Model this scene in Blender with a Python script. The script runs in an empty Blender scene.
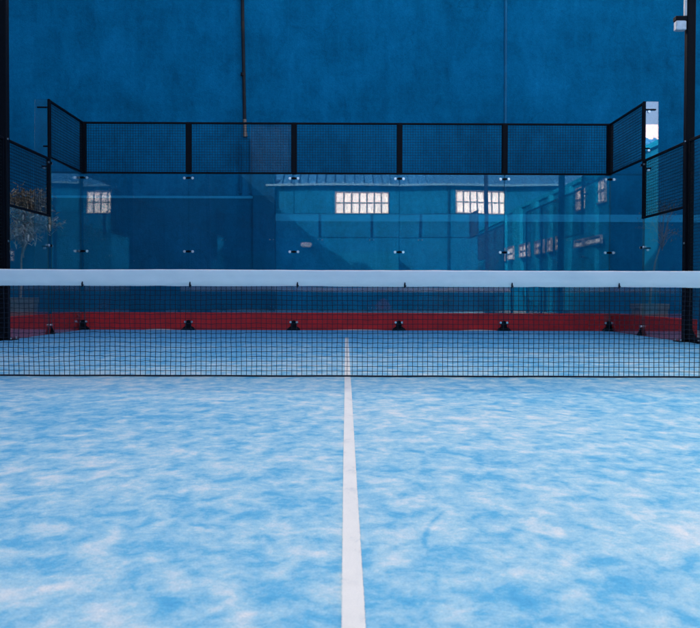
import bpy, math, random
from mathutils import Vector, Matrix, noise as mnoise

R = math.radians
rnd = random.Random(11)
sc = bpy.context.scene
COL = sc.collection

# ------------------------------------------------------------------ measures
CAM = Vector((-0.0145, 0.0, 0.70))      # eye point, 0.7 m over the turf
YB, YN, YF = 17.7, 7.7, -2.3            # far glass, net, near glass
SX = 5.07                               # half width to the side glass
YW = 18.9                               # face of the tall wall
F, VX, VY = 917.0, 345.6, 294.0


def mirror_point(px, py, dm):
    """where a thing stands that shows in the far glass at that place of the photo"""
    return ((px - VX) / F * dm + CAM.x, 2 * YB - dm, CAM.z + (VY - py) / F * dm)


# ------------------------------------------------------------------ mesh tools
class MB:
    def __init__(self):
        self.v, self.f, self.sm = [], [], []

    def add(self, vs, fs, smooth=False):
        b = len(self.v)
        self.v += [tuple(p) for p in vs]
        for f in fs:
            self.f.append(tuple(b + i for i in f))
            self.sm.append(smooth)

    def box(self, x0, x1, y0, y1, z0, z1, bev=0.0):
        if bev <= 0:
            vs = [(x, y, z) for z in (z0, z1) for (x, y) in ((x0, y0), (x1, y0), (x1, y1), (x0, y1))]
            self.add(vs, [(3, 2, 1, 0), (4, 5, 6, 7), (0, 1, 5, 4), (1, 2, 6, 5), (2, 3, 7, 6), (3, 0, 4, 7)])
            return
        b = min(bev, (x1 - x0) * .45, (y1 - y0) * .45, (z1 - z0) * .45)
        def ring(d, z):
            a = d
            return [(x0 + a, y0 + d2, z) if False else None for d2 in ()]
        def oct_(ins, z):
            X0, X1, Y0, Y1 = x0 + ins, x1 - ins, y0 + ins, y1 - ins
            c = b if ins == 0 else b * .6
            return [(X0 + c, Y0, z), (X1 - c, Y0, z), (X1, Y0 + c, z), (X1, Y1 - c, z),
                    (X1 - c, Y1, z), (X0 + c, Y1, z), (X0, Y1 - c, z), (X0, Y0 + c, z)]
        rings = [oct_(b, z0), oct_(0, z0 + b), oct_(0, z1 - b), oct_(b, z1)]
        vs = [p for r in rings for p in r]
        fs = [tuple(range(7, -1, -1)), tuple(range(24, 32))]
        for k in range(3):
            for i in range(8):
                j = (i + 1) % 8
                fs.append((k * 8 + i, k * 8 + j, k * 8 + 8 + j, k * 8 + 8 + i))
        self.add(vs, fs)

    def tube(self, pts, rad, n=8, caps=True, smooth=True):
        pts = [Vector(p) for p in pts]
        rad = [rad] * len(pts) if not isinstance(rad, (list, tuple)) else rad
        rings = []
        ref = None
        for i, p in enumerate(pts):
            d = (pts[min(i + 1, len(pts) - 1)] - pts[max(i - 1, 0)]).normalized()
            if ref is None or abs(ref.dot(d)) > .95:
                ref = Vector((0, 0, 1)) if abs(d.z) < .9 else Vector((1, 0, 0))
            a = d.cross(ref).normalized()
            b = a.cross(d).normalized()
            ref = b
            rings.append([p + (a * math.cos(t) + b * math.sin(t)) * rad[i]
                          for t in (2 * math.pi * (k + .5) / n for k in range(n))])
        vs = [q for r in rings for q in r]
        fs = []
        for i in range(len(rings) - 1):
            for k in range(n):
                j = (k + 1) % n
                fs.append((i * n + j, i * n + k, i * n + n + k, i * n + n + j))
        self.add(vs, fs, smooth)
        if caps:
            self.add(rings[0], [tuple(range(n))])
            self.add(rings[-1], [tuple(range(n - 1, -1, -1))])

    def prism(self, prof, axis, a0, a1):
        """closed 2-D profile pushed along an axis: x -> (y,z), y -> (x,z), z -> (x,y)"""
        def P(u, v, a):
            return {'x': (a, u, v), 'y': (u, a, v), 'z': (u, v, a)}[axis]
        n = len(prof)
        vs = [P(u, v, a0) for u, v in prof] + [P(u, v, a1) for u, v in prof]
        fs = [tuple(range(n)), tuple(range(2 * n - 1, n - 1, -1))]
        for i in range(n):
            j = (i + 1) % n
            fs.append((j, i, n + i, n + j))
        self.add(vs, fs)

    def build(self, name, mat, parent=None, recalc=True):
        o3 = Vector((0, 0, 0))
        p = parent
        while p is not None:
            o3 += Vector(p.location)
            p = p.parent
        me = bpy.data.meshes.new(name)
        me.from_pydata([(x - o3.x, y - o3.y, z - o3.z) for x, y, z in self.v], [], self.f)
        me.polygons.foreach_set('use_smooth', self.sm)
        me.update()
        if recalc:
            import bmesh
            bm = bmesh.new()
            bm.from_mesh(me)
            bmesh.ops.recalc_face_normals(bm, faces=bm.faces)
            bm.to_mesh(me)
            bm.free()
        me.materials.append(mat)
        o = bpy.data.objects.new(name, me)
        COL.objects.link(o)
        if parent is not None:
            o.parent = parent
        return o


def tag(o, label=None, cat=None, group=None, kind=None):
    if label:
        o['label'] = label
    if cat:
        o['category'] = cat
    if group:
        o['group'] = group
    if kind:
        o['kind'] = kind
    return o


def thing(name, loc, label, cat, group=None):
    o = bpy.data.objects.new(name, None)
    o.empty_display_size = .2
    COL.objects.link(o)
    o.location = loc
    return tag(o, label, cat, group)


def copy_tree(o, parent=None):
    c = o.copy()
    COL.objects.link(c)
    if parent is not None:
        c.parent = parent
    for ch in list(o.children):
        copy_tree(ch, c)
    return c


# ------------------------------------------------------------------ materials
def new_mat(name):
    m = bpy.data.materials.new(name)
    m.use_nodes = True
    nt = m.node_tree
    nt.nodes.clear()
    out = nt.nodes.new('ShaderNodeOutputMaterial')
    return m, nt, out


class NT:
    def __init__(self, nt):
        self.nt = nt

    def n(self, t, **kw):
        nd = self.nt.nodes.new('ShaderNode' + t)
        for k, v in kw.items():
            if k.startswith('i_'):
                nd.inputs[k[2:].replace('_', ' ')].default_value = v
            else:
                setattr(nd, k, v)
        return nd

    def l(self, a, b):
        self.nt.links.new(a, b)

    def val(self, x, sock):
        if hasattr(x, 'is_output'):
            self.l(x, sock)
        else:
            sock.default_value = x

    def math(self, op, a, b=0.0, clamp=False):
        m = self.n('Math', operation=op, use_clamp=clamp)
        self.val(a, m.inputs[0])
        self.val(b, m.inputs[1])
        return m.outputs[0]

    def ramp(self, fac, stops):
        r = self.n('ValToRGB')
        cr = r.color_ramp
        while len(cr.elements) < len(stops):
            cr.elements.new(.5)
        for e, (p, c) in zip(cr.elements, stops):
            e.position = p
            e.color = (*c, 1) if len(c) == 3 else c
        self.l(fac, r.inputs[0])
        return r.outputs[0]

    def mix(self, fac, a, b, mode='MIX'):
        m = self.n('MixRGB', blend_type=mode)
        self.val(fac, m.inputs[0])
        for s, x in ((m.inputs[1], a), (m.inputs[2], b)):
            if hasattr(x, 'is_output'):
                self.l(x, s)
            else:
                s.default_value = (*x, 1)
        return m.outputs[0]

    def noise(self, vec, scale, detail=5, rough=.55, dist=0.0):
        t = self.n('TexNoise')
        t.inputs['Scale'].default_value = scale
        t.inputs['Detail'].default_value = detail
        t.inputs['Roughness'].default_value = rough
        t.inputs['Distortion'].default_value = dist
        if vec is not None:
            self.l(vec, t.inputs['Vector'])
        return t.outputs[0]

    def coords(self, scale=(1, 1, 1), loc=(0, 0, 0), obj=True):
        c = self.n('TexCoord')
        g = self.n('NewGeometry')
        mp = self.n('Mapping')
        mp.inputs['Scale'].default_value = scale
        mp.inputs['Location'].default_value = loc
        self.l(c.outputs['Object'] if obj else g.outputs['Position'], mp.inputs['Vector'])
        return mp.outputs[0]

    def bump(self, h, strength=.3, dist=.01):
        b = self.n('Bump')
        b.inputs['Strength'].default_value = strength
        b.inputs['Distance'].default_value = dist
        self.l(h, b.inputs['Height'])
        return b.outputs[0]


def plain(name, col, rough=.5, metal=0.0, var=.25, scale=9.0, spec=.5, bump=.0, dirt=None):
    """a solid colour broken by noise"""
    m, nt, out = new_mat(name)
    T = NT(nt)
    p = T.n('BsdfPrincipled')
    v = T.coords(obj=False)
    nz = T.noise(v, scale, 6, .6)
    lo = tuple(c * (1 - var) for c in col)
    hi = tuple(min(1, c * (1 + var)) for c in col)
    c = T.ramp(nz, [(.3, lo), (.7, hi)])
    if dirt:
        n2 = T.noise(v, scale * .37, 8, .7)
        c = T.mix(T.ramp(n2, [(.52, (0, 0, 0)), (.72, (1, 1, 1))]), c, dirt)
    T.l(c, p.inputs['Base Color'])
    p.inputs['Metallic'].default_value = metal
    p.inputs['Specular IOR Level'].default_value = spec
    T.l(T.ramp(nz, [(.2, (rough * .85,) * 3), (.8, (min(1, rough * 1.15),) * 3)]), p.inputs['Roughness'])
    if bump > 0:
        T.l(T.bump(T.noise(v, scale * 8, 6, .6), bump, .004), p.inputs['Normal'])
    T.l(p.outputs[0], out.inputs[0])
    return m


def wall_paint(name, base, amt=1.0):
    """old blue paint on rough render: clouds, trowel patches, faint runs"""
    m, nt, out = new_mat(name)
    T = NT(nt)
    p = T.n('BsdfPrincipled')
    v = T.coords(obj=False)
    big = T.noise(v, .55, 5, .6, .4)
    mid = T.noise(T.coords((1, 1, .55), obj=False), 2.1, 7, .65, .6)
    fine = T.noise(v, 13, 6, .65)
    runs = T.noise(T.coords((6.5, 6.5, .35), obj=False), 1.0, 5, .6)
    boards = T.noise(T.coords((.6, .6, 5.0), obj=False), 1.0, 4, .6)
    h = T.math('ADD', T.math('MULTIPLY', big, .34), T.math('MULTIPLY', mid, .42))
    h = T.math('ADD', h, T.math('MULTIPLY', fine, .20))
    h = T.math('ADD', h, T.math('MULTIPLY', runs, .12))
    h = T.math('ADD', h, T.math('MULTIPLY', boards, .10))
    d = tuple(x * (1 - .36 * amt) for x in base)
    w = tuple(x * (1 + .38 * amt) + .004 for x in base)
    c = T.ramp(h, [(.42, d), (.59, base), (.77, w)])
    # small pale chips where the paint has come off
    ch = T.noise(v, 5.2, 9, .72)
    c = T.mix(T.math('MULTIPLY', T.ramp(ch, [(.70, (0, 0, 0)), (.75, (1, 1, 1))]), .35), c,
              (base[0] + .05, base[1] + .09, base[2] + .10))
    # hairline cracks and rain streaks
    vo = T.n('TexVoronoi', feature='DISTANCE_TO_EDGE')
    vo.inputs['Scale'].default_value = .42
    wob = T.n('VectorMath', operation='ADD')
    sc_ = T.n('VectorMath', operation='SCALE')
    nv = T.n('TexNoise')
    nv.inputs['Scale'].default_value = 1.7
    nv.inputs['Detail'].default_value = 7
    T.l(v, nv.inputs['Vector'])
    T.l(nv.outputs[1], sc_.inputs[0])
    sc_.inputs['Scale'].default_value = 1.1
    T.l(v, wob.inputs[0])
    T.l(sc_.outputs[0], wob.inputs[1])
    T.l(wob.outputs[0], vo.inputs['Vector'])
    crack = T.ramp(vo.outputs[0], [(.0, (1, 1, 1)), (.006, (0, 0, 0))])
    gate = T.ramp(T.noise(v, .8, 2, .5), [(.5, (0, 0, 0)), (.62, (1, 1, 1))])
    c = T.mix(T.math('MULTIPLY', T.math('MULTIPLY', crack, gate), .30 * amt), c, tuple(x * .35 for x in base))
    stv = T.noise(T.coords((11, 11, .22), obj=False), 1.0, 6, .65)
    c = T.mix(T.math('MULTIPLY', T.ramp(stv, [(.58, (0, 0, 0)), (.76, (1, 1, 1))]), .38 * amt), c,
              (base[0] + .012, base[1] * 1.35, base[2] * 1.3))
    gr = T.noise(v, 46, 4, .7)
    c = T.mix(1.0, c, T.ramp(gr, [(.3, (.86,) * 3), (.7, (1.13,) * 3)]), 'MULTIPLY')
    T.l(c, p.inputs['Base Color'])
    p.inputs['Roughness'].default_value = .72
    p.inputs['Specular IOR Level'].default_value = .04
    T.l(T.bump(T.math('ADD', mid, T.math('ADD', fine, gr)), .6, .014), p.inputs['Normal'])
    T.l(p.outputs[0], out.inputs[0])
    return m


def turf_mat():
    m, nt, out = new_mat('blue_turf_with_sand')
    T = NT(nt)
    p = T.n('BsdfPrincipled')
    v = T.coords(obj=False)
    # players' feet drag the sand across the court: patches a little longer in x
    a = T.noise(T.coords((1.12, .80, 1), (3.1, 1.7, 0), obj=False), 6.6, 8, .60, .4)
    b = T.noise(T.coords((1.1, .85, 1), (9.1, 4.2, 0), obj=False), 16, 6, .60, .35)
    c = T.noise(T.coords((1, 1, 1), (1, 5, 0), obj=False), .55, 3, .5)
    g = T.noise(v, 210, 3, .7)
    g2 = T.noise(v, 60, 4, .7)
    h = T.math('ADD', T.math('MULTIPLY', a, .56), T.math('MULTIPLY', b, .30))
    h = T.math('ADD', h, T.math('MULTIPLY', c, .22))
    h = T.math('ADD', h, T.math('MULTIPLY', g2, .13))
    h = T.math('ADD', h, T.math('MULTIPLY', g, .07))
    # a racket's drag mark in the sand
    sx = T.n('SeparateXYZ')
    T.l(v, sx.inputs[0])
    yy = T.math('SUBTRACT', sx.outputs[1], 2.50)
    crv = T.math('ADD', T.math('MULTIPLY', T.math('MULTIPLY', yy, yy), .50), .208)
    dd = T.math('ABSOLUTE', T.math('SUBTRACT', sx.outputs[0], crv))
    mk = T.math('SUBTRACT', 1.0, T.math('DIVIDE', dd, .014), True)
    my = T.math('SUBTRACT', 1.0, T.math('DIVIDE', T.math('ABSOLUTE', T.math('SUBTRACT', sx.outputs[1], 2.74)), .25), True)
    h = T.math('SUBTRACT', h, T.math('MULTIPLY', T.math('MULTIPLY', mk, T.math('POWER', my, .4)), .11))
    # less sand is left in front of the far glass
    sep = T.n('SeparateXYZ')
    T.l(v, sep.inputs[0])
    far = T.n('MapRange')
    far.inputs['From Min'].default_value = 8.0
    far.inputs['From Max'].default_value = 17.0
    far.inputs['To Min'].default_value = 0.0
    far.inputs['To Max'].default_value = .13
    T.l(sep.outputs[1], far.inputs['Value'])
    h = T.math('SUBTRACT', h, far.outputs[0])
    col = T.ramp(h, [(.430, BLUE0), (.550, BLUE1), (.665, BLUE2), (.79, SAND)])
    g3 = T.noise(v, 95, 3, .7)
    grain = T.ramp(T.math('ADD', T.math('MULTIPLY', g, .6), T.math('MULTIPLY', g3, .4)), [(.3, (.70, .76, .82)), (.7, (1.20, 1.17, 1.13))])
    col = T.mix(1.0, col, grain, 'MULTIPLY')
    T.l(col, p.inputs['Base Color'])
    p.inputs['Roughness'].default_value = .95
    p.inputs['Specular IOR Level'].default_value = .12
    p.inputs['Sheen Weight'].default_value = .12
    hh = T.math('ADD', T.math('MULTIPLY', g, .5), T.math('MULTIPLY', g2, .7))
    T.l(T.bump(hh, .45, .006), p.inputs['Normal'])
    T.l(p.outputs[0], out.inputs[0])
    return m


def glass_mat(name, r0=.043, tint=(.93, .965, .975), dirt=.004):
    m, nt, out = new_mat(name)
    T = NT(nt)
    g = T.n('NewGeometry')
    dot = T.n('VectorMath', operation='DOT_PRODUCT')
    T.l(g.outputs['Normal'], dot.inputs[0])
    T.l(g.outputs['Incoming'], dot.inputs[1])
    c = T.math('ABSOLUTE', dot.outputs['Value'])
    k = T.math('POWER', T.math('SUBTRACT', 1.0, c, True), 5.0)
    fr = T.math('ADD', T.math('MULTIPLY', k, 1 - r0), r0, True)
    tr = T.n('BsdfTransparent')
    tr.inputs[0].default_value = (*tint, 1)
    gl = T.n('BsdfGlossy')
    gl.inputs['Color'].default_value = (1, 1, 1, 1)
    gl.inputs['Roughness'].default_value = 0.0
    mx = T.n('MixShader')
    T.l(fr, mx.inputs[0])
    T.l(tr.outputs[0], mx.inputs[1])
    T.l(gl.outputs[0], mx.inputs[2])
    # a film of dust
    df = T.n('BsdfDiffuse')
    df.inputs[0].default_value = (.75, .78, .8, 1)
    dn = T.noise(T.coords(obj=False), 2.2, 8, .7)
    m2 = T.n('MixShader')
    T.l(T.math('MULTIPLY', T.ramp(dn, [(.35, (0, 0, 0)), (.8, (1, 1, 1))]), dirt), m2.inputs[0])
    T.l(mx.outputs[0], m2.inputs[1])
    T.l(df.outputs[0], m2.inputs[2])
    T.l(m2.outputs[0], out.inputs[0])
    return m


def sheet_mat(name, col, cover):
    m, nt, out = new_mat(name)
    T = NT(nt)
    tr = T.n('BsdfTransparent')
    df = T.n('BsdfPrincipled')
    df.inputs['Base Color'].default_value = (*col, 1)
    df.inputs['Roughness'].default_value = .35
    mx = T.n('MixShader')
    nz = T.noise(T.coords((1, 1, .5), obj=False), 5, 5, .6)
    T.l(T.ramp(nz, [(.2, (cover * .6,) * 3), (.8, (cover * 1.4,) * 3)]), mx.inputs[0])
    T.l(tr.outputs[0], mx.inputs[1])
    T.l(df.outputs[0], mx.inputs[2])
    T.l(mx.outputs[0], out.inputs[0])
    return m


BLUE0 = (.018, .275, .545)
BLUE1 = (.070, .375, .615)
BLUE2 = (.300, .540, .665)
SAND = (.66, .69, .70)

M_wall = wall_paint('blue_wall_paint', (.001, .168, .318), 1.15)
M_wall_low = wall_paint('dark_blue_wall_paint', (.001, .120, .235), .8)
M_skylit = wall_paint('blue_skylit_paint', (.020, .31, .50), .5)  # paler blue carries the sky light on ledge and coping slopes
M_pipe_blue = plain('blue_painted_pipe', (.0015, .158, .285), .8, 0, .25, 6)
M_turf = turf_mat()
def line_mat():
    m, nt, out = new_mat('white_line_fibre')
    T = NT(nt)
    p = T.n('BsdfPrincipled')
    v = T.coords(obj=False)
    wear = T.noise(T.coords((1, .5, 1), obj=False), 9, 8, .7, .5)
    fib = T.noise(v, 260, 3, .7)
    c = T.ramp(wear, [(.30, (.52, .58, .62)), (.45, (.72, .73, .71)), (.62, (.76, .765, .74)), (.75, (.68, .68, .64))])
    c = T.mix(1.0, c, T.ramp(fib, [(.25, (.88, .89, .90)), (.7, (1.05, 1.05, 1.04))]), 'MULTIPLY')
    T.l(c, p.inputs['Base Color'])
    p.inputs['Roughness'].default_value = .95
    p.inputs['Specular IOR Level'].default_value = .1
    T.l(T.bump(fib, .5, .006), p.inputs['Normal'])
    T.l(p.outputs[0], out.inputs[0])
    return m


M_line = line_mat()
M_ground = plain('grey_concrete', (.42, .415, .40), .9, 0, .18, 2.2, .2, .3)
M_red = plain('red_painted_concrete', (.70, .020, .021), .7, 0, .22, 5.5, .3, .3, (.50, .028, .032))
M_black = plain('black_powder_coat', (.0035, .004, .007), .55, 0, .2, 20, .1)
M_wire = plain('black_coated_wire', (.004, .006, .009), .5, 0, .2, 20, .2)
M_cord = plain('black_net_cord', (.012, .016, .028), .8, 0, .3, 30, .2)
M_chrome = plain('stainless_steel', (.72, .73, .74), .32, 1.0, .08, 30)
M_glass = glass_mat('tempered_glass')
M_fin = glass_mat('mirror_coated_glass', .15)
M_edge = plain('glass_edge', (.020, .085, .090), .25, 0, .2, 20)
M_rust = plain('rusty_pipe', (.018, .018, .021), .7, 0, .5, 5, .3, .3, (.055, .038, .030))
M_bare = plain('bare_metal_spout', (.30, .20, .15), .6, .2, .4, 14)
M_white = plain('white_enamel', (.72, .72, .72), .4, 0, .06, 10)
M_lit_edge = plain('pale_lit_edge', (.62, .60, .60), .5, 0, .1, 10)  # light on the post edge, built as a pale strip
M_lampglass = plain('frosted_lamp_glass', (.62, .66, .70), .25, 0, .15, 30)
M_hall = wall_paint('light_blue_wall_paint', (.001, .078, .172), .5)
M_roof = plain('blue_sheet_roof', (.02, .12, .27), .55, .0, .15, 2)
M_gutter = plain('pale_gutter', (.04, .15, .25), .5, 0, .05, 3)
M_pane = plain('white_window_panel', (.86, .85, .85), .3, 0, .05, 2)
M_side = wall_paint('side_blue_paint', (.001, .085, .16), .6)
M_dark = wall_paint('dark_navy_paint_and_shade', (.001, .022, .050), .5)  # the return wall's shade is in this navy; downpipes are simply dark
M_pil = wall_paint('pilaster_blue_paint', (.002, .15, .26), .5)
M_frame = plain('grey_window_frame', (.12, .13, .15), .5, 0, .1, 6)
M_brick = plain('pinkish_render', (.42, .30, .32), .85, 0, .12, .7)
M_cream = plain('cream_band', (.78, .74, .70), .8, 0, .05, 1)
M_pot = plain('weathered_stone_pot', (.24, .23, .215), .85, 0, .2, 7, .3, .4)
M_soil = plain('dry_soil', (.08, .06, .045), 1, 0, .3, 30)
M_bark = plain('pale_bark', (.30, .25, .20), .9, 0, .3, 25)
M_bark2 = plain('grey_twig_bark', (.22, .20, .19), .9, 0, .3, 25)
M_leaf_tan = plain('dry_tan_leaf', (.62, .44, .27), .7, 0, .35, 6)
M_leaf_grey = plain('silvery_leaf', (.68, .57, .45), .6, 0, .35, 6)
M_leaf_dk = plain('small_olive_leaf', (.13, .14, .10), .7, 0, .35, 6)
M_sand = plain('pale_sand', (.62, .60, .56), .95, 0, .15, 40, .1, .4)
M_petal = plain('pink_petal', (.62, .10, .18), .6, 0, .3, 9)
M_sheet = sheet_mat('clear_plastic_sheet', (.16, .25, .34), .13)


def cloth_mat():
    m, nt, out = new_mat('white_band_canvas')
    T = NT(nt)
    p = T.n('BsdfPrincipled')
    v = T.coords(obj=False)
    n1 = T.noise(T.coords((1, 1, 2.0), obj=False), 2.4, 7, .65, .4)
    w = T.noise(v, 420, 2, .6)
    c = T.ramp(n1, [(.25, (.76, .77, .78)), (.75, (.87, .865, .86))])
    T.l(c, p.inputs['Base Color'])
    p.inputs['Roughness'].default_value = .85
    p.inputs['Specular IOR Level'].default_value = .2
    T.l(T.bump(T.math('ADD', w, T.math('MULTIPLY', n1, 2)), .25, .004), p.inputs['Normal'])
    T.l(p.outputs[0], out.inputs[0])
    return m


M_band = cloth_mat()

# ================================================================== SETTING
b = MB()
b.add([(-160, -200, -.02), (160, -200, -.02), (160, 160, -.02), (-160, 160, -.02)], [(0, 1, 2, 3)])
tag(b.build('ground', M_ground), kind='structure')
b = MB()
b.add([(-SX + .012, YF + .012, 0), (SX - .012, YF + .012, 0), (SX - .012, YB - .012, 0), (-SX + .012, YB - .012, 0)],
      [(0, 1, 2, 3)])
tag(b.build('turf', M_turf), kind='structure')
# centre line, a hand-laid strip with slightly wandering edges
b = MB()
ys = [.75 + i * .005 for i in range(2790)]
ys = [y for y in ys if y <= 14.70]
vs, fs = [], []
for y in ys:
    o = .0006 * math.sin(y * 1.3)
    e0, e1 = rnd.gauss(0, .0006), rnd.gauss(0, .0006)
    vs += [(-.0215 + o + e0, y, .004), (.0295 + o + e1, y, .004)]
for i in range(len(ys) - 1):
    fs.append((2 * i, 2 * i + 1, 2 * i + 3, 2 * i + 2))
b.add(vs, fs)
tag(b.build('centre_line', M_line), kind='structure')

# ================================================================== TALL WALL
WH = 8.6
wall = thing('concrete_wall', (0, YW, 0), 'tall rough blue painted concrete wall filling the background behind the court', 'wall')
b = MB()
b.box(-7.699, 34, YW, YW + .6, -.02, WH)
b.build('wall_face', M_wall, wall)
# lower part is thicker, sky light on its sloping shoulder is put into paler paint
b = MB()
zl0, zl1 = 2.165, 2.335
b.prism([(YW - .34, -.02), (YW - .34, zl0), (YW - .003, zl1), (YW - .003, -.02)], 'x', -1.45, 34)
b.build('plinth', M_wall, wall)
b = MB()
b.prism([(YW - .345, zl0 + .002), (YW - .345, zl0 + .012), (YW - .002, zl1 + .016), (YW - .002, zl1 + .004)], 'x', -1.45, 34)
b.build('ledge', M_skylit, wall)
# rusty down pipe, cut off above the fence
def wx(px, D):
    return (px - VX) / F * D + CAM.x
def wz(py, D):
    return CAM.z + (VY - py) / F * D
Dp = YW - .06
b = MB()
b.tube([(wx(241.6, Dp), Dp, 8.4), (wx(242.6, Dp), Dp, wz(20, Dp)), (wx(243.6, Dp), Dp, wz(70, Dp)), (wx(244.6, Dp), Dp, wz(122, Dp))],
       [.034, .034, .032, .034], 12)
for zz in (6.9, 5.15):
    xx = wx(243 - .0, Dp)
    b.tube([(xx, Dp, zz), (xx, Dp, zz + .06)], .05, 12)
pipe = b.build('drainpipe', M_rust, wall)
b = MB()
b.tube([(wx(244.6, Dp), Dp, wz(122, Dp) + .03), (wx(245.1, Dp), Dp - .005, wz(135, Dp))], .036, 12)
b.tube([(wx(245.1, Dp), Dp - .005, wz(134, Dp)), (wx(245.3, Dp), Dp - .012, wz(138, Dp))], .044, 12)
b.build('pipe_end', M_bare, pipe)
# painted-over pipe right of centre
Dc = YW - .012
b = MB()
b.tube([(wx(503.6, Dc), Dc, 8.4), (wx(504, Dc), Dc, wz(60, Dc)), (wx(504.5, Dc), Dc, 2.40)], .027, 12)
for zz in (5.9, 4.95, 3.6):
    b.tube([(wx(504, Dc), Dc, zz), (wx(504, Dc), Dc, zz + .05)], .034, 12)
b.build('painted_pipe', M_pipe_blue, wall)
# shallow chase below the rusty pipe
b = MB()
b.box(wx(239.5, YW), wx(242, YW), YW - .05, YW - .003, 2.75, wz(146, YW))
b.box(wx(250, YW), wx(252, YW), YW - .04, YW - .003, 2.75, wz(141, YW))
b.build('chase_rail', M_wall_low, wall)

low = thing('low_wall', (-5, 18.2, 0), 'lower dark blue wall with rounded end standing before the tall blue wall at left', 'wall')
b = MB()
ye = YW - .46
zt = wz(197, ye)
x1 = wx(275, ye)
x0 = wx(253, ye)
b.prism([(ye, -.02), (ye, zt - .045), (ye + .05, zt), (YW - .005, zt), (YW - .005, -.02)], 'x', -7.69, x0)
b.build('wall_face', M_wall_low, low)
b = MB()
prof = [(x0 + .003, -.02)]
prof += [(x0 + .003, zt + .015)]
rr = .11
for k in range(7):
    a = R(90 - 15 * k)
    prof.append((x1 - rr + rr * math.cos(a), zt + .015 - rr + rr * math.sin(a)))
prof.append((x1, -.02))
b.prism(prof, 'y', ye - .07, YW - .345)
b.build('end_pier', M_wall_low, low)
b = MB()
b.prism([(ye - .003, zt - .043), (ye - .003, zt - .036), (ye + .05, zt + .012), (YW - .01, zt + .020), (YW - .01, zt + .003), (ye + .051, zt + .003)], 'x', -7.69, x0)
b.build('coping', M_skylit, low)  # pale tone stands for sky light along the top edge

# ================================================================== LEFT AND RIGHT NEIGHBOURS
sw = thing('shading_side_wall', (-7.7, 2, 0), 'unseen tall blue left hand wall, added to shade the court and back wall', 'wall')  # unseen, put in to cut sky light at left; heights set for shade
b = MB()
b.box(-8.4, -7.7, 4, YW + .6, -.02, 14.0)
b.box(-8.4, -7.72, -10, 3.997, -.02, 10.0)
b.box(-8.4, -7.75, -29.2, -10.003, -.02, 9.2)
b.build('wall_face', M_side, sw)
b = MB()
b.box(-7.747, -4.95, -29.2, -28.8, -.02, 9.2)
b.build('unlit_return_wall', M_dark, sw)  # unseen filler, coloured dark so that it looks out of the sun


def window_x(parent, xf, y0, y1, z0, z1, nc, nr, facing, pane=M_pane, bar=.05):
    """window in a facade that looks along x; frame proud of the face"""
    fm = MB()
    s = facing
    def bx(mb, a, bb, yy0, yy1, zz0, zz1):
        mb.box(min(a, bb), max(a, bb), yy0, yy1, zz0, zz1)
    bx(fm, xf + s * .003, xf + s * .09, y0 - bar, y0, z0 - bar, z1 + bar)
    bx(fm, xf + s * .003, xf + s * .09, y1, y1 + bar, z0 - bar, z1 + bar)
    bx(fm, xf + s * .003, xf + s * .09, y0, y1, z0 - bar, z0)
    bx(fm, xf + s * .003, xf + s * .09, y0, y1, z1, z1 + bar)
    for i in range(1, nc):
        y = y0 + (y1 - y0) * i / nc
        bx(fm, xf + s * .03, xf + s * .08, y - bar * .5, y + bar * .5, z0, z1)
    for i in range(1, nr):
        z = z0 + (z1 - z0) * i / nr
        bx(fm, xf + s * .03, xf + s * .075, y0, y1, z - bar * .5, z + bar * .5)
    w = fm.build('window', M_frame, parent)
    pm = MB()
    bx(pm, xf + s * .004, xf + s * .02, y0 + .001, y1 - .001, z0 + .001, z1 - .001)
    pm.build('pane', pane, w)
    return w


def window_y(parent, yf, x0, x1, z0, z1, nc, nr, bar=.07):
    fm = MB()
    fm.box(x0 - bar, x0, yf + .003, yf + .10, z0 - bar, z1 + bar)
    fm.box(x1, x1 + bar, yf + .003, yf + .10, z0 - bar, z1 + bar)
    fm.box(x0, x1, yf + .003, yf + .10, z0 - bar, z0)
    fm.box(x0, x1, yf + .003, yf + .10, z1, z1 + bar)
    for i in range(1, nc):
        x = x0 + (x1 - x0) * i / nc
        fm.box(x - bar * .5, x + bar * .5, yf + .03, yf + .09, z0, z1)
    for i in range(1, nr):
        z = z0 + (z1 - z0) * i / nr
        fm.box(x0, x1, yf + .03, yf + .08, z - bar * .5, z + bar * .5)
    w = fm.build('window', M_frame, parent)
    pm = MB()
    pm.box(x0, x1, yf + .004, yf + .02, z0, z1)
    pm.build('pane', M_pane, w)
    return w


XR = 9.0
rb = thing('side_building', (XR, -6, 0), 'long low blue building with a slanting row of small windows, reflected in the rightmost pane', 'building')
b = MB()
b.box(XR, XR + 8, -29, 16.5, -.02, 5.0)
b.build('wall', M_side, rb)
b = MB()
b.box(XR - .08, XR + 8.1, -29.1, 16.6, 5.003, 5.16)
b.build('roof_edge', M_pil, rb)
for (p0, p1) in ((505, 511), (519, 526), (537, 541), (552, 553.5), (566, 572), (588, 598)):
    d0, d1 = XR * F / (p1 - VX), XR * F / (p0 - VX)
    b = MB()
    b.box(XR - .16, XR - .003, 2 * YB - d1, 2 * YB - d0, -.02, 4.98)
    b.build('pilaster', M_pil, rb)
for (p0, p1, nc) in ((504, 511.5, 2), (515, 520.5, 1), (527, 536, 3), (542, 550, 2), (554, 557, 1), (562, 565.5, 1)):
    d0, d1 = XR * F / (p1 - VX), XR * F / (p0 - VX)
    dm = (d0 + d1) / 2
    pm_ = (p0 + p1) / 2
    zc = CAM.z + XR / 4.2
    h2 = 6.0 / F * dm * .95
    window_x(rb, XR - .16, 2 * YB - d1, 2 * YB - d0, zc - h2, zc + h2, nc, 2, -1)
for (p0, p1) in ((580, 587.5), (590, 606)):
    d0, d1 = XR * F / (p1 - VX), XR * F / (p0 - VX)
    window_x(rb, XR - .16, 2 * YB - d1, 2 * YB - d0, 2.52, 2.72, 1, 1, -1)
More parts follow.
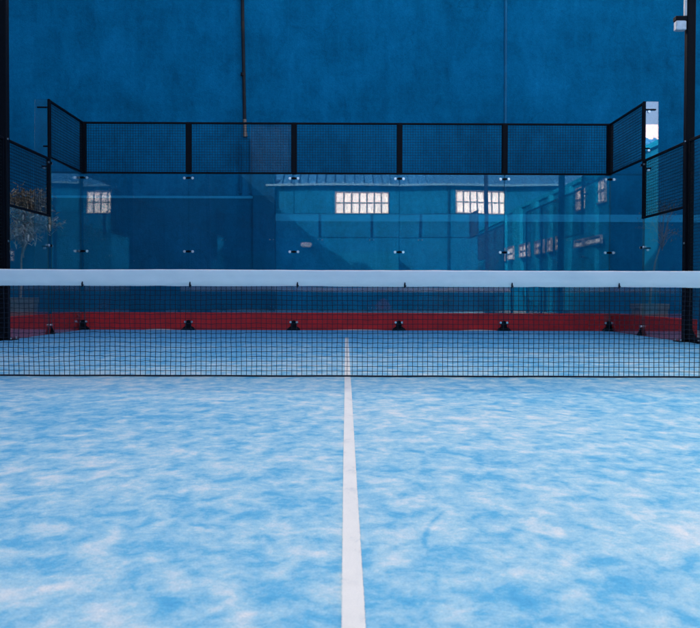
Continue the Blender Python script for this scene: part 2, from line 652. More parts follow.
for (p0, p1, nc) in ((576.5, 592, 3), (597, 606, 2)):
    d0, d1 = XR * F / (p1 - VX), XR * F / (p0 - VX)
    window_x(rb, XR - .003, 2 * YB - d1, 2 * YB - d0, 3.95, 4.75, nc, 2, -1)

# ---- the sports hall that shows in the far glass
DH = 64.7
YH = 2 * YB - DH
hall = thing('sports_hall', (6, YH, 0), 'large blue hall with ribbed roof and two white gridded windows, reflected in the back glass', 'building')
hx0 = mirror_point(272, 0, DH)[0]
ze = mirror_point(0, 187, DH)[2]
b = MB()
b.box(hx0, 34, YH - 22, YH, -.02, ze)
b.build('wall', M_hall, hall)
b = MB()
b.prism([(YH + .5, ze + .004), (YH + .5, ze + .10), (YH - 11, ze + 4.6), (YH - 22.5, ze + .10), (YH - 22.5, ze + .004)], 'x', hx0 - .4, 34.4)
x = hx0
while x < 34:
    b.prism([(YH + .5, ze + .11), (YH + .5, ze + .22), (YH - 11, ze + 4.72), (YH - 11, ze + 4.61)], 'x', x, x + .16)
    x += .62
b.build('roof', M_roof, hall)
b = MB()
b.box(hx0 - .4, 34.4, YH + .505, YH + .66, ze - .02, ze + .12)
b.build('gutter', M_gutter, hall)
for (a0, a1, c0, c1) in ((337, 386, 193.5, 213.5), (455, 502, 192, 213)):
    p0 = mirror_point(a0, c1, DH)
    p1 = mirror_point(a1, c0, DH)
    window_y(hall, YH, p0[0], p1[0], p0[2], p1[2], 7, 2)
for px in (447, 575):
    b = MB()
    xx = mirror_point(px, 0, DH)[0]
    b.tube([(xx, YH + .09, 0), (xx, YH + .09, ze - .05)], .08, 10)
    b.build('downpipe', M_dark, hall)
p0 = mirror_point(303, 248, DH)
p1 = mirror_point(314, 243, DH)
b = MB()
b.box(p0[0], p1[0], YH + .005, YH + .35, p0[2], p1[2], .08)
b.build('wall_lamp', M_white, hall)
b = MB()      # lower dark annexe
q = mirror_point(397, 252, DH - 4)
b.box(hx0 - 2, q[0], YH + .01, YH + 4, -.02, q[2])
b.build('annexe', M_side, hall)

# ---- far apartment block, only its top shows over the side building
ap = thing('apartment_block', (34, -58, 0), 'far pinkish apartment block, its top reflected in the right glass fin', 'building')
b = MB()
b.box(22, 46, -70, -56, -.02, 16.9)
b.build('wall', M_brick, ap)
b = MB()
b.box(21.9, 46.1, -55.99, -55.7, 14.3, 15.1)
b.build('balcony_band', M_cream, ap)

# ================================================================== COURT ENCLOSURE
def bowed_pane(w, h, t, amp, ph, tilt):
    """pane in x-z with faces a millimetre or so off flat, centred in x, foot at z=0"""
    nx, nz = 18, 14
    mb = MB()
    def off(x, z):
        u, vv = x / w, z / h
        return (amp * math.sin(math.pi * (u + .5)) * (.4 + .6 * math.sin(math.pi * vv))
                + amp * .35 * math.sin(2 * math.pi * u + ph) * math.cos(math.pi * vv) + tilt * x)
    for side in (0, 1):
        vs, fs = [], []
        for j in range(nz + 1):
            for i in range(nx + 1):
                x, z = -w / 2 + w * i / nx, h * j / nz
                vs.append((x, off(x, z) + (t if side else 0), z))
        for j in range(nz):
            for i in range(nx):
                k = j * (nx + 1) + i
                q = (k, k + 1, k + nx + 2, k + nx + 1)
                fs.append(q if side == 0 else q[::-1])
        mb.add(vs, fs, True)
    em = MB()
    def strip(pts, nrm):
        n = len(pts)
        vs = [(x, off(x, z) + .0005, z) for x, z in pts] + [(x, off(x, z) + t - .0005, z) for x, z in pts]
        em.add(vs, [(i, i + 1, n + i + 1, n + i) for i in range(n - 1)])
    strip([(-w / 2, h * j / nz) for j in range(nz + 1)], 0)
    strip([(w / 2, h * j / nz) for j in range(nz + 1)], 0)
    strip([(-w / 2 + w * i / nx, h) for i in range(nx + 1)], 0)
    strip([(-w / 2 + w * i / nx, .001) for i in range(nx + 1)], 0)
    return mb, em


class Frame:
    """plane of a fence run: u along it, v outwards, z up"""
    def __init__(self, o, u, v):
        self.o, self.u, self.v = Vector(o), Vector(u), Vector(v)

    def put(self, mb):
        mb.v = [tuple(self.o + self.u * x + self.v * y + Vector((0, 0, z))) for x, y, z in mb.v]
        return mb


def clamp_parts(root, fr, u, z, single=False):
    mb = MB()
    mb.box(u - .055, u + .055, -.022, -.006, z - .014, z + .014, .005)
    mb.box(u - .03, u + .03, -.034, -.022, z - .022, z + .022, .006)
    c = fr.put(mb).build('clamp', M_black, root)
    for s in ((-1, 1) if not single else (1,)):
        bm_ = MB()
        bm_.tube([(u + s * .078, -.006, z), (u + s * .078, -.016, z)], .026, 14)
        bm_.tube([(u + s * .078, -.016, z), (u + s * .078, -.027, z)], .017, 14)
        fr.put(bm_).build('bolt', M_chrome, c)


def foot_parts(root, fr, u, big=1.0):
    mb = MB()
    w = .13 * big
    k = big
    mb.prism([(u - w, .004), (u + w, .004), (u + w * .82, .045), (u + .052 * k, .075), (u + .045 * k, .17), (u + .018 * k, .19),
              (u - .018 * k, .19), (u - .045 * k, .17), (u - .052 * k, .075), (u - w * .82, .045)], 'y', -.026, -.010)
    mb.box(u - w, u + w, -.027 - .10 * big, -.027, .004, .018, .004)
    for s in (-1, 1):
        mb.prism([(-.027 - .098 * big, .018), (-.027, .018), (-.027, .12)], 'x', u + s * .05 * k - .005, u + s * .05 * k + .005)
    f = fr.put(mb).build('foot_bracket', M_black, root)
    for s in (-1, 1):
        bm_ = MB()
        bm_.tube([(u + s * .062 * k, -.005, .155), (u + s * .062 * k, -.034, .155)], .021, 12)
        fr.put(bm_).build('bolt', M_chrome, f)


def glass_panel(fr, u, w, h, label, group, seams, amp=None, foot=1.0, tilt=None, bare=False):
    a = rnd.uniform(.0004, .0011) * rnd.choice((-1, 1)) if amp is None else amp
    mb, em = bowed_pane(w - .012, h, .012, a, rnd.uniform(0, 6), rnd.uniform(-.0012, .0012) if tilt is None else tilt)
    fr2 = Frame(fr.o + fr.u * u, fr.u, fr.v)
    root = thing('glass_screen', tuple(fr2.o), label, 'glass screen', group)
    fr2.put(mb).build('pane', M_glass, root, recalc=False)
    fr2.put(em).build('pane_edge', M_edge, root, recalc=False)
    if not bare:
        for s in seams:
            for z in ((2.92, 1.51) if h > 2.5 else (1.51,)):
                clamp_parts(root, fr2, s * w / 2, z)
            if foot:
                foot_parts(root, fr2, s * w / 2, foot)
    return root


def wire_grid(u0, u1, z0, z1, pitch=.05, r=.0024, y=0.0):
    mb = MB()
    n = round((u1 - u0) / pitch)
    for i in range(1, n):
        u = u0 + (u1 - u0) * i / n
        mb.box(u - r, u + r, y - r, y + r, z0, z1)
    n = round((z1 - z0) / pitch)
    for i in range(1, n):
        z = z0 + (z1 - z0) * i / n
        mb.box(u0, u1, y + r, y + 3 * r, z - r, z + r)
    return mb


def mesh_panel(fr, u, w, z0, z1, label, group, post=None, rail=.018, end=None, wire_r=.0026):
    fr2 = Frame(fr.o + fr.u * u, fr.u, fr.v)
    root = thing('mesh_screen', tuple(fr2.o + Vector((0, 0, z0))), label, 'mesh screen', group)
    mb = MB()
    a = w / 2 - .004
    mb.box(-a, a, -.02, .02, z0 + .003, z0 + 2 * rail, .004)
    mb.box(-a, a, -.02, .02, z1 - 2 * rail, z1, .004)
    mb.box(-a, -a + .035, -.019, .019, z0 + 2 * rail, z1 - 2 * rail)
    mb.box(a - .035, a, -.019, .019, z0 + 2 * rail, z1 - 2 * rail)
    fr2.put(mb).build('frame', M_black, root)
    fr2.put(wire_grid(-a, a, z0 + rail, z1 - rail, r=wire_r)).build('wire_mesh', M_wire, root)
    for s, pw, zb in (post or []):
        mb = MB()
        if pw > .07:
            mb.box(s * w / 2 - pw / 2, s * w / 2 + pw / 2, .022, .10, zb, z1 + .01, .006)
            mb.box(s * w / 2 - pw / 2, s * w / 2 + pw / 2, -.034, -.0205, z0 + .02, z1 - .02, .004)
        else:
            e0, e1 = sorted((s * (w / 2), s * (w / 2 + .042)))
            mb.box(e0, e1, -.022, .022, zb, z1 + .01, .006)
        fr2.put(mb).build('post', M_black, root)
    return root


ORD = ['leftmost', 'second', 'third', 'fourth', 'rightmost']
gl_label = ['leftmost wide glass pane of the back row, at left corner with the reflected slanted window',
            'second back row glass pane from the left, crossed by the dark low wall',
            'middle back row glass pane reflecting the left white gridded window',
            'fourth back row glass pane from the left, reflecting the right gridded window',
            'rightmost back row glass pane, full of slanting window row reflections']
ms_label = ['leftmost black mesh panel along the top of the back glass',
            'second black mesh panel from left on the back glass, under the rusty pipe',
            'middle black mesh panel on the back glass, between the third and fourth posts',
            'fourth black mesh panel from left along the top of the back glass',
            'rightmost black mesh panel along the top of the back glass']
FB = Frame((0, YB, 0), (1, 0, 0), (0, 1, 0))
W5 = 2 * SX / 5
for i in range(5):
    u = -SX + W5 * (i + .5)
    glass_panel(FB, u, W5, 3.0, gl_label[i], 'back row glass panes', ([-1] if i == 0 else []) + [1],
                tilt=(0.0006, -.0004, .0003, -.0010, .0012)[i], amp=(.0006, -.0007, .0009, .0010, .0012)[i])
    mesh_panel(FB, u, W5, 3.0, 3.99, ms_label[i], 'back row mesh panels',
               post=([(-1, .10, 3.004)] if i == 0 else []) + [(1, .10, 3.004)])

for s, side in ((-1, 'left'), (1, 'right')):
    fr = Frame((s * SX, 0, 0), (0, -1, 0) if s < 0 else (0, 1, 0), (s, 0, 0))
    sgn = -1 if s < 0 else 1
    # tall bay next to the back wall: 3 m of glass, 1 m of mesh
    uc = sgn * 16.70
    glass_panel(fr, uc, 1.98, 3.0, 'tall glass pane of the %s side wall, next to the back corner' % side,
                'side wall glass panes', [-1 if sgn > 0 else 1], foot=.45, tilt=(-.031 if s < 0 else -.004), amp=.0003)
    mesh_panel(fr, uc, 1.98, 3.0, 3.99, 'raised black mesh panel on the %s side wall, sloping in from the step post' % side,
               'side wall mesh panels', post=[(-1 if sgn > 0 else 1, .05, 2.0)])
    # lower bay: 2 m of glass, 1 m of mesh
    uc = sgn * 14.705
    glass_panel(fr, uc, 1.89, 2.0, 'shorter glass pane of the %s side wall, under the lower mesh panel' % side,
                'side wall glass panes', [])
    mesh_panel(fr, uc, 1.89, 2.0, 3.0, 'lower black mesh panel between the step post and the %s light post' % side,
               'side wall mesh panels')
    # mesh up to the gateway
    for k, uy in enumerate((12.65, 10.75)):
        mesh_panel(fr, sgn * uy, 1.88, .05, 3.0,
                   ('full height black mesh panel of the %s side, just in front of its light post' if k == 0 else
                    'full height black mesh panel of the %s side, beside the gateway') % side,
                   'full height mesh panels', wire_r=.002)
    # glass fin that stiffens the step
    fin = thing('glass_fin', (s * SX, 15.705, 0),
                'narrow upright glass fin beside the %s step post, ' % side +
                ('pale blue and pink with reflected sky' if s > 0 else 'dull teal'), 'glass fin')
    x0, x1 = (SX + .035, SX + .275)
    mb = MB()
    xa, xb = (s * x0, s * x1)
    # slightly tapered: wider towards the foot
    xt = s * (x1 - .03)
    fb = MB()
    y0_, y1_ = 15.70, 15.712
    for yy, fl in ((y0_, False), (y1_, True)):
        q = [(xa, yy, 0.002), (xb, yy, 0.002), (xt, yy, 4.0), (xa, yy, 4.0)]
        fb.add(q, [(0, 1, 2, 3) if (fl == (s < 0)) else (3, 2, 1, 0)])
    fb.build('pane', M_fin, fin, recalc=False)
    fb = MB()
    for (p, q) in (((xb, .002), (xt, 4.0)), ((xt, 4.0), (xa, 4.0))):
        fb.add([(p[0], y0_ + .0005, p[1]), (p[0], y1_ - .0005, p[1]), (q[0], y1_ - .0005, q[1]), (q[0], y0_ + .0005, q[1])], [(0, 1, 2, 3)])
    fb.build('pane_edge', M_edge, fin)
    for z, ln in ((3.86, .20), (3.20, .10), (2.86, .13), (1.5, .13)):
        cb = MB()
        a_, b_ = sorted((s * (SX + .02), s * (SX + ln)))
        cb.box(a_, b_, 15.675, 15.698, z - .012, z + .012, .004)
        c_ = cb.build('clamp', M_black, fin)
        if s > 0 or z < 3:
            bb = MB()
            bb.tube([(s * (SX + .085), 15.698, z - .03), (s * (SX + .085), 15.684, z - .03)], .022, 12)
            bb.build('bolt', M_chrome, c_)

# near half of the enclosure: behind the photographer, seen only in the far glass
FN = Frame((0, YF, 0), (-1, 0, 0), (0, -1, 0))
for i in range(5):
    u = -SX + W5 * (i + .5)
    glass_panel(FN, u, W5, 3.0, 'glass pane of the near end of the court, behind the photographer', 'near end glass panes', [1])
    mesh_panel(FN, u, W5, 3.0, 3.99, 'mesh panel of the near end of the court, behind the photographer', 'near end mesh panels',
               post=([(-1, .10, 3.004)] if i == 0 else []) + [(1, .10, 3.004)])
for s in (-1, 1):
    fr = Frame((s * SX, 0, 0), (0, -1, 0) if s < 0 else (0, 1, 0), (s, 0, 0))
    sgn = -1 if s < 0 else 1
    glass_panel(fr, sgn * (-1.30), 1.98, 3.0, 'tall side glass pane of the near end, behind the photographer', 'near side glass panes', [], bare=True)
    mesh_panel(fr, sgn * (-1.30), 1.98, 3.0, 3.99, 'raised side mesh panel of the near end, behind the photographer', 'near side mesh panels',
               post=[(-1 if sgn < 0 else 1, .05, 2.0)])
    glass_panel(fr, sgn * .70, 1.98, 2.0, 'shorter side glass pane of the near end, beside the photographer', 'near side glass panes', [], bare=True)
    mesh_panel(fr, sgn * .70, 1.98, 2.0, 3.0, 'lower side mesh panel of the near end, beside the photographer', 'near side mesh panels')
    for uy in (2.70, 4.60):
        mesh_panel(fr, sgn * uy, 1.88, .05, 3.0, 'full height side mesh panel of the near half, beside the photographer',
                   'near side mesh panels', wire_r=.002)

# ---- red kerb outside the glass
for (yb, yo, ya, nm) in ((YB, 1, 13.74, 'low red painted kerb wall running round the foot of the back and side glass'),):
    b = MB()
    h = .333
    o0, o1 = .055, .20
    pts = [(-SX - o1, ya), (-SX - o0, ya), (-SX - o0, yb + yo * o0), (SX + o0, yb + yo * o0), (SX + o0, ya), (SX + o1, ya),
           (SX + o1, yb + yo * o1), (-SX - o1, yb + yo * o1)]
    n = len(pts)
    z0 = -.02
    vs = [(x, y, z0) for x, y in pts] + [(x, y, h) for x, y in pts]
    fs = [(i, (i + 1) % n, n + (i + 1) % n, n + i) for i in range(n)]
    # top split in three convex strips
    fs += [(n + 0, n + 1, n + 2, n + 7), (n + 7, n + 2, n + 3, n + 6), (n + 3, n + 4, n + 5, n + 6)]
    b.add(vs, fs)
    kb = tag(b.build('kerb_wall', M_red), nm, 'kerb wall')
    b = MB()      # thin red board along the inner foot of the back glass
    for q in range(5):
        b.box(max(-SX + .06, -SX + W5 * q + .003), min(SX - .06, -SX + W5 * (q + 1) - .003), YB - .0085, YB - .0045, .004, .334 + (.002, -.001, .001, 0, -.002)[q])
    b.build('front_board', M_red, kb)

# ---- low wall and shrubs past the near end: they darken the foot of the reflections
lw = MB()
lw.box(-7.69, 8.9, -5.6, -5.3, -.02, 1.02, .012)
tag(lw.build('low_wall', M_wall_low), 'waist high blue wall past the near end of the court, behind the photographer', 'wall')

# ---- a little sand blown against the foot of the back glass
b = MB()
rs = random.Random(21)
for (xa, xb) in ((-.25, .75), (-3.9, -3.3), (2.2, 2.9)):
    n = 24
    vs, fs = [], []
    for i in range(n + 1):
        x = xa + (xb - xa) * i / n
        e = math.sin(math.pi * i / n)
        d = (.05 + .05 * rs.random()) * e + .004
        vs += [(x, YB - .012, .003 + .012 * e), (x, YB - .012 - d * .5, .003 + .007 * e), (x, YB - .012 - d, .0022)]
    for i in range(n):
        for k in range(2):
            fs.append((3 * i + k, 3 * i + k + 1, 3 * i + k + 4, 3 * i + k + 3))
    b.add(vs, fs, True)
tag(b.build('sand', M_sand), kind='stuff')

# ---- plastic sheet tied behind the second mesh panel
b = MB()
u0, u1 = wx(250, YB), wx(291, YB)
nx, nz = 16, 14
for yy in (YB + .056, YB + .058):
    vs, fs = [], []
    for j in range(nz + 1):
        for i in range(nx + 1):
            vs.append((u0 + (u1 - u0) * i / nx, yy + .006 * math.sin(i * 1.1 + j * .6), 3.03 + .94 * j / nz))
    for j in range(nz):
        for i in range(nx):
            k = j * (nx + 1) + i
            fs.append((k, k + 1, k + nx + 2, k + nx + 1))
    b.add(vs, fs, True)
tag(b.build('plastic_sheet', M_sheet, recalc=False), 'pale translucent sheet behind the mesh, between the cut rusty pipe and the third post', 'sheet')


# ---- light posts
def light_post(s, y, label, with_lamp, pw=.125):
    x = s * (SX + .02)
    t = thing('light_post', (x, y, 0), label, 'light post', 'light posts of the court')
    a = pw / 2
    b = MB()
    b.box(x - a, x + a, y - a, y + a, .016, 6.2, .008)
    b.build('pole', M_black, t)
    b = MB()
    b.box(x - .16, x + .16, y - .14, y + .14, -.02, .015, .004)
    b.build('base_plate', M_black, t)
    for dx, dy in ((1, 0), (0, 1), (0, -1)):
        b = MB()
        if dx:
            e = s
            b.prism([(x + e * (a + .002), .016), (x + e * (a + .11), .016), (x + e * (a + .025), .17), (x + e * (a + .002), .19)], 'y', y - .006, y + .006)
        else:
            b.prism([(y + dy * (a + .002), .016), (y + dy * (a + .075), .016), (y + dy * (a + .02), .17), (y + dy * (a + .002), .19)], 'x', x - .006, x + .006)
        b.build('gusset', M_black, t)
    for dx in (-.13, .13):
        for dy in (-.11, .11):
            b = MB()
            b.tube([(x + dx, y + dy, .015), (x + dx, y + dy, .045)], .012, 6)
            b.build('anchor_bolt', M_chrome, t)
    # floodlight on a short arm, over the picture's edge
    b = MB()
    b.box(x - .05, x + .05, y - .05, y + .05, 6.2, 6.26, .004)
    e0, e1 = sorted((x, x - s * .55))
    b.box(e0, e1, y - .03, y + .03, 6.262, 6.32, .004)
    b.build('arm', M_black, t)
    b = MB()
    e0, e1 = sorted((x - s * .30, x - s * .75))
    b.box(e0, e1, y - .18, y + .18, 6.16, 6.258, .01)
    fl = b.build('floodlight', M_frame, t)
    b = MB()
    b.box(e0 + .03, e1 - .03, y - .15, y + .15, 6.152, 6.159)
    b.build('lens', M_lampglass, fl)
    if with_lamp:
        D = y - a
        z0, z1, z2 = wz(30, D), wz(20.5, D), wz(16, D)
        xl, xr = wx(673.8, D), x - a - .002
        b = MB()
        b.box(xl - .004, xr + .0, y - .06, y + .06, z1, z2, .006)
        br = b.build('lamp_bracket', M_black, t)
        b = MB()
        b.box(xl, xr - .012, y - .065, y + .05, z0, z1 - .002, .012)
        b.build('lamp', M_lampglass, br)
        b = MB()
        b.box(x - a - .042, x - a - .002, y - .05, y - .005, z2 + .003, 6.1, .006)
        b.build('lit_edge_strip', M_lit_edge, t)  # pale strip added for the sunlit upper edge of the post
    # bolt heads where the mesh rail is fixed
    b = MB()
    for zz in (2.98, 1.47):
        b.tube([(x - s * (a + .001), y - .03, zz), (x - s * (a + .014), y - .03, zz)], .016, 10)
    b.build('rail_bolt', M_chrome, t)
    return t


light_post(-1, 13.68, 'black square light post at the far left edge of the photo', False)
light_post(1, 13.68, 'black square light post at right carrying a small white lamp near the top', True)
for s in (-1, 1):
    light_post(s, 1.70, 'black light post of the near half, beside the photographer', False)

# ================================================================== NET
net = thing('net', (0, YN, 0), 'black court net with wide white top band stretched across the court', 'net')
ZB0, ZB1 = .762, .900
b = MB()
# canvas band: a flattened loop, a little wrinkled
nx = 420
prof = [(-.006, ZB0 + .004), (-.007, ZB0 + .05), (-.008, ZB0 + .09), (-.008, ZB1 - .014), (-.005, ZB1 - .003), (0, ZB1),
        (.005, ZB1 - .003), (.008, ZB1 - .014), (.008, ZB0 + .09), (.007, ZB0 + .05), (.006, ZB0 + .004), (0, ZB0)]
vs, fs = [], []
npf = len(prof)
for i in range(nx + 1):
    x = -5.02 + 10.04 * i / nx
    sag = -.012 * (1 - (x / 5.02) ** 2) + .012
    for (py, pz) in prof:
        k = (pz - ZB0) / (ZB1 - ZB0)
        wv = mnoise.noise(Vector((x * 3.0, pz * 9, 1.3)))
        wv2 = mnoise.noise(Vector((x * 11.0 + pz * 14, pz * 5, 4.7)))
        wv3 = mnoise.noise(Vector((x * 5.0 - pz * 6, pz * 2, 21.0)))
        dy = (.010 * wv + .0085 * wv2 + .016 * max(0, wv3 - .2)) * math.sin(math.pi * min(1, max(0, k)))
        dz = .0035 * mnoise.noise(Vector((x * 1.1, 3.3 if k > .5 else 8.1, 0))) + .0018 * mnoise.noise(Vector((x * 6, 5, k)))
        vs.append((x, YN + py + dy, pz + dz))
for i in range(nx):
    for k in range(npf):
        j = (k + 1) % npf
        fs.append((i * npf + k, i * npf + npf + k, i * npf + npf + j, i * npf + j))
b.add(vs, fs, True)
b.build('top_band', M_band, net)
# knotted mesh
NX, NZ = 236, 19
b = MB()
kn = {}
for i in range(NX + 1):
    x = -5.0 + 10.0 * i / NX
    slack = .35 + .65 * max(0, min(1, (.5 - x) / 3))       # the left half hangs looser
    for j in range(NZ + 1):
        z = .012 + (ZB0 + .004 - .012) * j / NZ
        e = min(1, j / 3, (NZ - j) / 2 + .15)
        dx = .010 * slack * mnoise.noise(Vector((x * 1.7, z * 3.0, 0))) + .005 * slack * mnoise.noise(Vector((x * 9, z * 11, 2)))
        dz = .011 * slack * mnoise.noise(Vector((x * 2.1, z * 2.5, 7))) + .007 * slack * mnoise.noise(Vector((x * 10, z * 9, 5))) + (.002 * slack if (i + j) % 2 else -.002 * slack)
        dy = .012 * mnoise.noise(Vector((x * 1.3, z * 2.5, 9)))
        kn[i, j] = (x + dx * e, YN + dy * e, z + dz * e)
rad = .0029
for i in range(NX + 1):
    b.tube([kn[i, j] for j in range(NZ + 1)], rad, 4, False)
for j in range(NZ + 1):
    b.tube([kn[i, j] for i in range(NX + 1)], rad, 4, False)
b.build('cord_mesh', M_cord, net, recalc=False)
b = MB()
b.tube([(-5.0 + .25 * i, YN + .003 * math.sin(i), .0095 + .001 * math.sin(i * 1.7)) for i in range(41)], .0075, 8)
b.build('bottom_cord', M_cord, net)
for k in range(-3, 9):
    x = -2.22 + .9 * (k - 0)
    if abs(x) > 4.95:
        continue
    b = MB()
    b.tube([(x, YN - .011, ZB0 - .010), (x + .001, YN - .015, ZB0 + .016), (x + .002, YN - .011, ZB0 + .036)], [.006, .0075, .004], 6)
    b.tube([(x + .002, YN - .010, ZB0 - .004), (x + .012, YN - .014, ZB0 + .010)], .004, 6)
    b.build('tie', M_cord, net)
for s in (-1, 1):
    b = MB()
    b.tube([(s * 5.04, YN, -.02), (s * 5.04, YN, .95)], .035, 16)
    b.tube([(s * 5.04, YN, .95), (s * 5.04, YN, .965)], .042, 16)
    b.build('net_post', M_black, net)


# ================================================================== POTTED TREES
def leaf(mb, p, d, L, w, droop, seed):
    r = random.Random(seed)
    d = d.normalized()
    side = d.cross(Vector((r.uniform(-.4, .4), r.uniform(-.4, .4), 1))).normalized()
    up = side.cross(d)
    pts = []
    for k, (t, ww) in enumerate(((0, .15), (.35, 1), (.7, .8), (1, .05))):
        c = p + d * (L * t) - Vector((0, 0, droop * L * t * t)) + up * (.02 * L)
        pts.append((c - side * (w * ww / 2), c + side * (w * ww / 2)))
    vs = [q for pr in pts for q in pr]
    mb.add(vs, [(2 * k, 2 * k + 1, 2 * k + 3, 2 * k + 2) for k in range(3)], False)


def pot(root, x, y, w, h):
    b = MB()
    def ring(a, z):
        return [(x - a, y - a, z), (x + a, y - a, z), (x + a, y + a, z), (x - a, y + a, z)]
    rs = [ring(w * .42, -.02), ring(w * .47, h - .09), ring(w * .5, h - .085), ring(w * .5, h), ring(w * .44, h), ring(w * .42, h - .06)]
    vs = [p for r in rs for p in r]
    fs = [(0, 3, 2, 1)]
    for k in range(5):
        for i in range(4):
            j = (i + 1) % 4
            fs.append((4 * k + i, 4 * k + j, 4 * k + 4 + j, 4 * k + 4 + i))
    b.add(vs, fs)
    b.build('pot', M_pot, root)
    b = MB()
    b.add(ring(w * .425, h - .055), [(0, 1, 2, 3)])
    b.build('soil', M_soil, root)


for (x0_, w_, h_, mat, lab, sd) in ((1.62, .34, .42, 'pink', 'small pink flowering shrub behind the photographer', 3),
                                    (4.0, 1.1, .62, 'dark', 'dark rounded shrub behind the photographer', 4)):
    t = thing('shrub', (x0_, -4.4, 0), lab, 'shrub')
    rs = random.Random(sd)
    b = MB()
    for q in range(7):
        a = rs.uniform(0, 6.28)
        b.tube([(x0_, -4.4, -.02), (x0_ + w_ * .5 * math.cos(a), -4.4 + .2 * math.sin(a), h_ * .5)], [.012, .005], 5)
    b.build('stem', M_bark2, t)
    lf = MB()
    for q in range(900):
        a, r_ = rs.uniform(0, 6.28), rs.random() ** .5
        zz = rs.random()
        rr_ = math.sqrt(max(0, 1 - zz * zz)) * r_
        pp = Vector((x0_ + w_ * rr_ * math.cos(a), -4.4 + .4 * rr_ * math.sin(a), .06 + h_ * zz))
        leaf(lf, pp, Vector((rs.gauss(0, 1), rs.gauss(0, 1), rs.gauss(.3, .8))), rs.uniform(.04, .1), rs.uniform(.02, .04), .3, rs.random())
    lf.build('flowers' if mat == 'pink' else 'leaves', M_petal if mat == 'pink' else M_leaf_dk, t, recalc=False)

# left: a dry, silvery-tan tufted tree
tx, ty = wx(21, 16.4), 16.4
t = thing('potted_tree', (tx, ty, 0), 'potted tree with dry tan and silvery leaves outside the left side glass', 'potted tree')
pot(t, tx, ty, .50, .62)
b = MB()
top = Vector((tx + .06, ty, 1.62))
b.tube([(tx, ty, .55), (tx + .02, ty, .9), (tx + .015, ty + .01, 1.3), top], [.022, .018, .016, .014], 8)
tips = []
r2 = random.Random(5)
for k in range(17):
    a = r2.uniform(0, 2 * math.pi)
    sp = r2.uniform(.12, .50)
    zt_ = r2.uniform(1.72, 2.52)
    e = Vector((tx + .16 + sp * math.cos(a), ty + .75 * sp * math.sin(a), zt_))
    m_ = top.lerp(e, .5) + Vector((0, 0, r2.uniform(-.02, .12)))
    b.tube([top - Vector((0, 0, r2.uniform(0, .3))), m_, e], [.010, .007, .003], 5)
    tips += [(e, 1.0), (m_.lerp(e, .5), .8), (m_, .6)]
b.build('trunk', M_bark, t)
la, lb = MB(), MB()
for (p, wgt) in tips:
    for q in range(int(80 * wgt) + 10):
        d = Vector((r2.gauss(0, 1), r2.gauss(0, 1), r2.gauss(.25, .8)))
        pp = p + Vector((r2.gauss(0, .085), r2.gauss(0, .085), r2.gauss(0, .065)))
        hi = pp.z > 1.92 + r2.gauss(0, .2)
        leaf(la if hi else lb, pp, d, r2.uniform(.06, .16), r2.uniform(.016, .032), r2.uniform(0, .5), r2.random())
la.build('dry_leaves', M_leaf_tan, t, recalc=False)
lb.build('silvery_leaves', M_leaf_grey, t, recalc=False)

# right: an almost bare little tree with a leaning stem
tx, ty = wx(650, 16.6), 16.6
t = thing('potted_tree', (tx, ty, 0), 'nearly bare small tree with leaning stem in a pot outside the right side glass', 'potted tree')
pot(t, tx, ty, .54, .54)
b = MB()
top = Vector((wx(663, ty), ty, wz(236, ty)))
b.tube([(tx, ty, .5), (tx + .03, ty, .85), (tx + .10, ty + .01, 1.3), top], [.024, .020, .017, .014], 8)
tw = []
r3 = random.Random(9)
for k in range(22):
    a = r3.uniform(0, 2 * math.pi)
    e = top + Vector((r3.gauss(0, .22), r3.gauss(0, .2), r3.uniform(-.12, .75)))
    st = top - Vector((.02, 0, r3.uniform(0, .25)))
    m_ = st.lerp(e, .5) + Vector((r3.gauss(0, .04), r3.gauss(0, .04), .06))
    b.tube([st, m_, e], [.008, .005, .002], 5)
    tw.append(e)
    for q in range(3):
        e2 = m_.lerp(e, r3.uniform(.2, .9)) + Vector((r3.gauss(0, .1), r3.gauss(0, .1), r3.gauss(.04, .08)))
        b.tube([m_.lerp(e, .3), e2], [.004, .0015], 4)
        tw.append(e2)
b.build('trunk', M_bark2, t)
la = MB()
for p in tw:
    for q in range(5):
        d = Vector((r3.gauss(0, 1), r3.gauss(0, 1), r3.gauss(.1, .8)))
        leaf(la, p + Vector((r3.gauss(0, .04), r3.gauss(0, .04), r3.gauss(0, .04))), d, r3.uniform(.03, .07), r3.uniform(.010, .018), .2, r3.random())
la.build('leaves', M_leaf_dk, t, recalc=False)

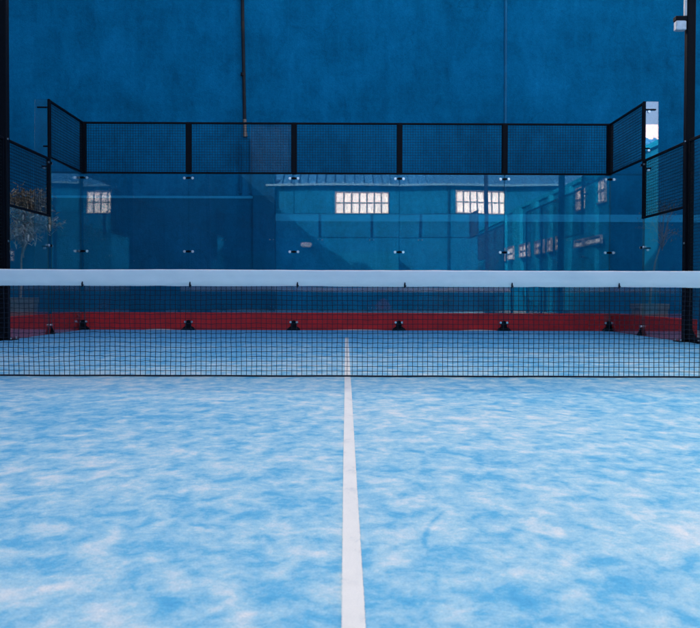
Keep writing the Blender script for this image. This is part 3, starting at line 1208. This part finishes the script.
# ================================================================== LIGHT
EL, AZ = R(22), R(30)            # sun behind the tall wall, a little to the left: the court lies in its shade
sdir = Vector((-math.sin(AZ) * math.cos(EL), math.cos(AZ) * math.cos(EL), math.sin(EL)))
w = bpy.data.worlds.new('World')
sc.world = w
w.use_nodes = True
nt = w.node_tree
nt.nodes.clear()
sky = nt.nodes.new('ShaderNodeTexSky')
sky.sky_type = 'NISHITA'
sky.sun_disc = False
sky.sun_elevation = EL
sky.sun_rotation = -AZ
sky.air_density = 0.55
sky.dust_density = 8.0
sky.ozone_density = 0.0
bg = nt.nodes.new('ShaderNodeBackground')
bg.inputs[1].default_value = .15
wo = nt.nodes.new('ShaderNodeOutputWorld')
nt.links.new(sky.outputs[0], bg.inputs[0])
nt.links.new(bg.outputs[0], wo.inputs[0])
sl = bpy.data.lights.new('sun', 'SUN')
sl.energy = 5.0
sl.angle = R(.5)
sl.color = (1, .95, .88)
so = bpy.data.objects.new('sun', sl)
COL.objects.link(so)
so.location = sdir * 60
so.rotation_euler = (-sdir).to_track_quat('-Z', 'Y').to_euler()

# ================================================================== CAMERA
cd = bpy.data.cameras.new('camera')
cam = bpy.data.objects.new('camera', cd)
COL.objects.link(cam)
cd.sensor_width = 36
cd.lens = F / 700 * 36
yaw, pitch, roll = math.atan((350 - VX) / F), math.atan((314 - VY) / F), R(.17)
cam.matrix_world = (Matrix.Translation(CAM) @ Matrix.Rotation(-yaw, 4, 'Z')
                    @ Matrix.Rotation(R(90) - pitch, 4, 'X') @ Matrix.Rotation(roll, 4, 'Z'))
cd.clip_start = .05
cd.clip_end = 600
cd.dof.use_dof = True
cd.dof.focus_distance = 9.0
cd.dof.aperture_fstop = 9.0
sc.camera = cam

vs_ = sc.view_settings
vs_.view_transform = 'Standard'
vs_.look = 'None'
vs_.gamma = 1
vs_.use_curve_mapping = False
vs_.exposure = 2.38
cy = sc.cycles
cy.use_denoising = True
cy.transparent_max_bounces = 40
cy.max_bounces = 10
cy.diffuse_bounces = 4
cy.glossy_bounces = 5
cy.caustics_reflective = False
cy.caustics_refractive = False
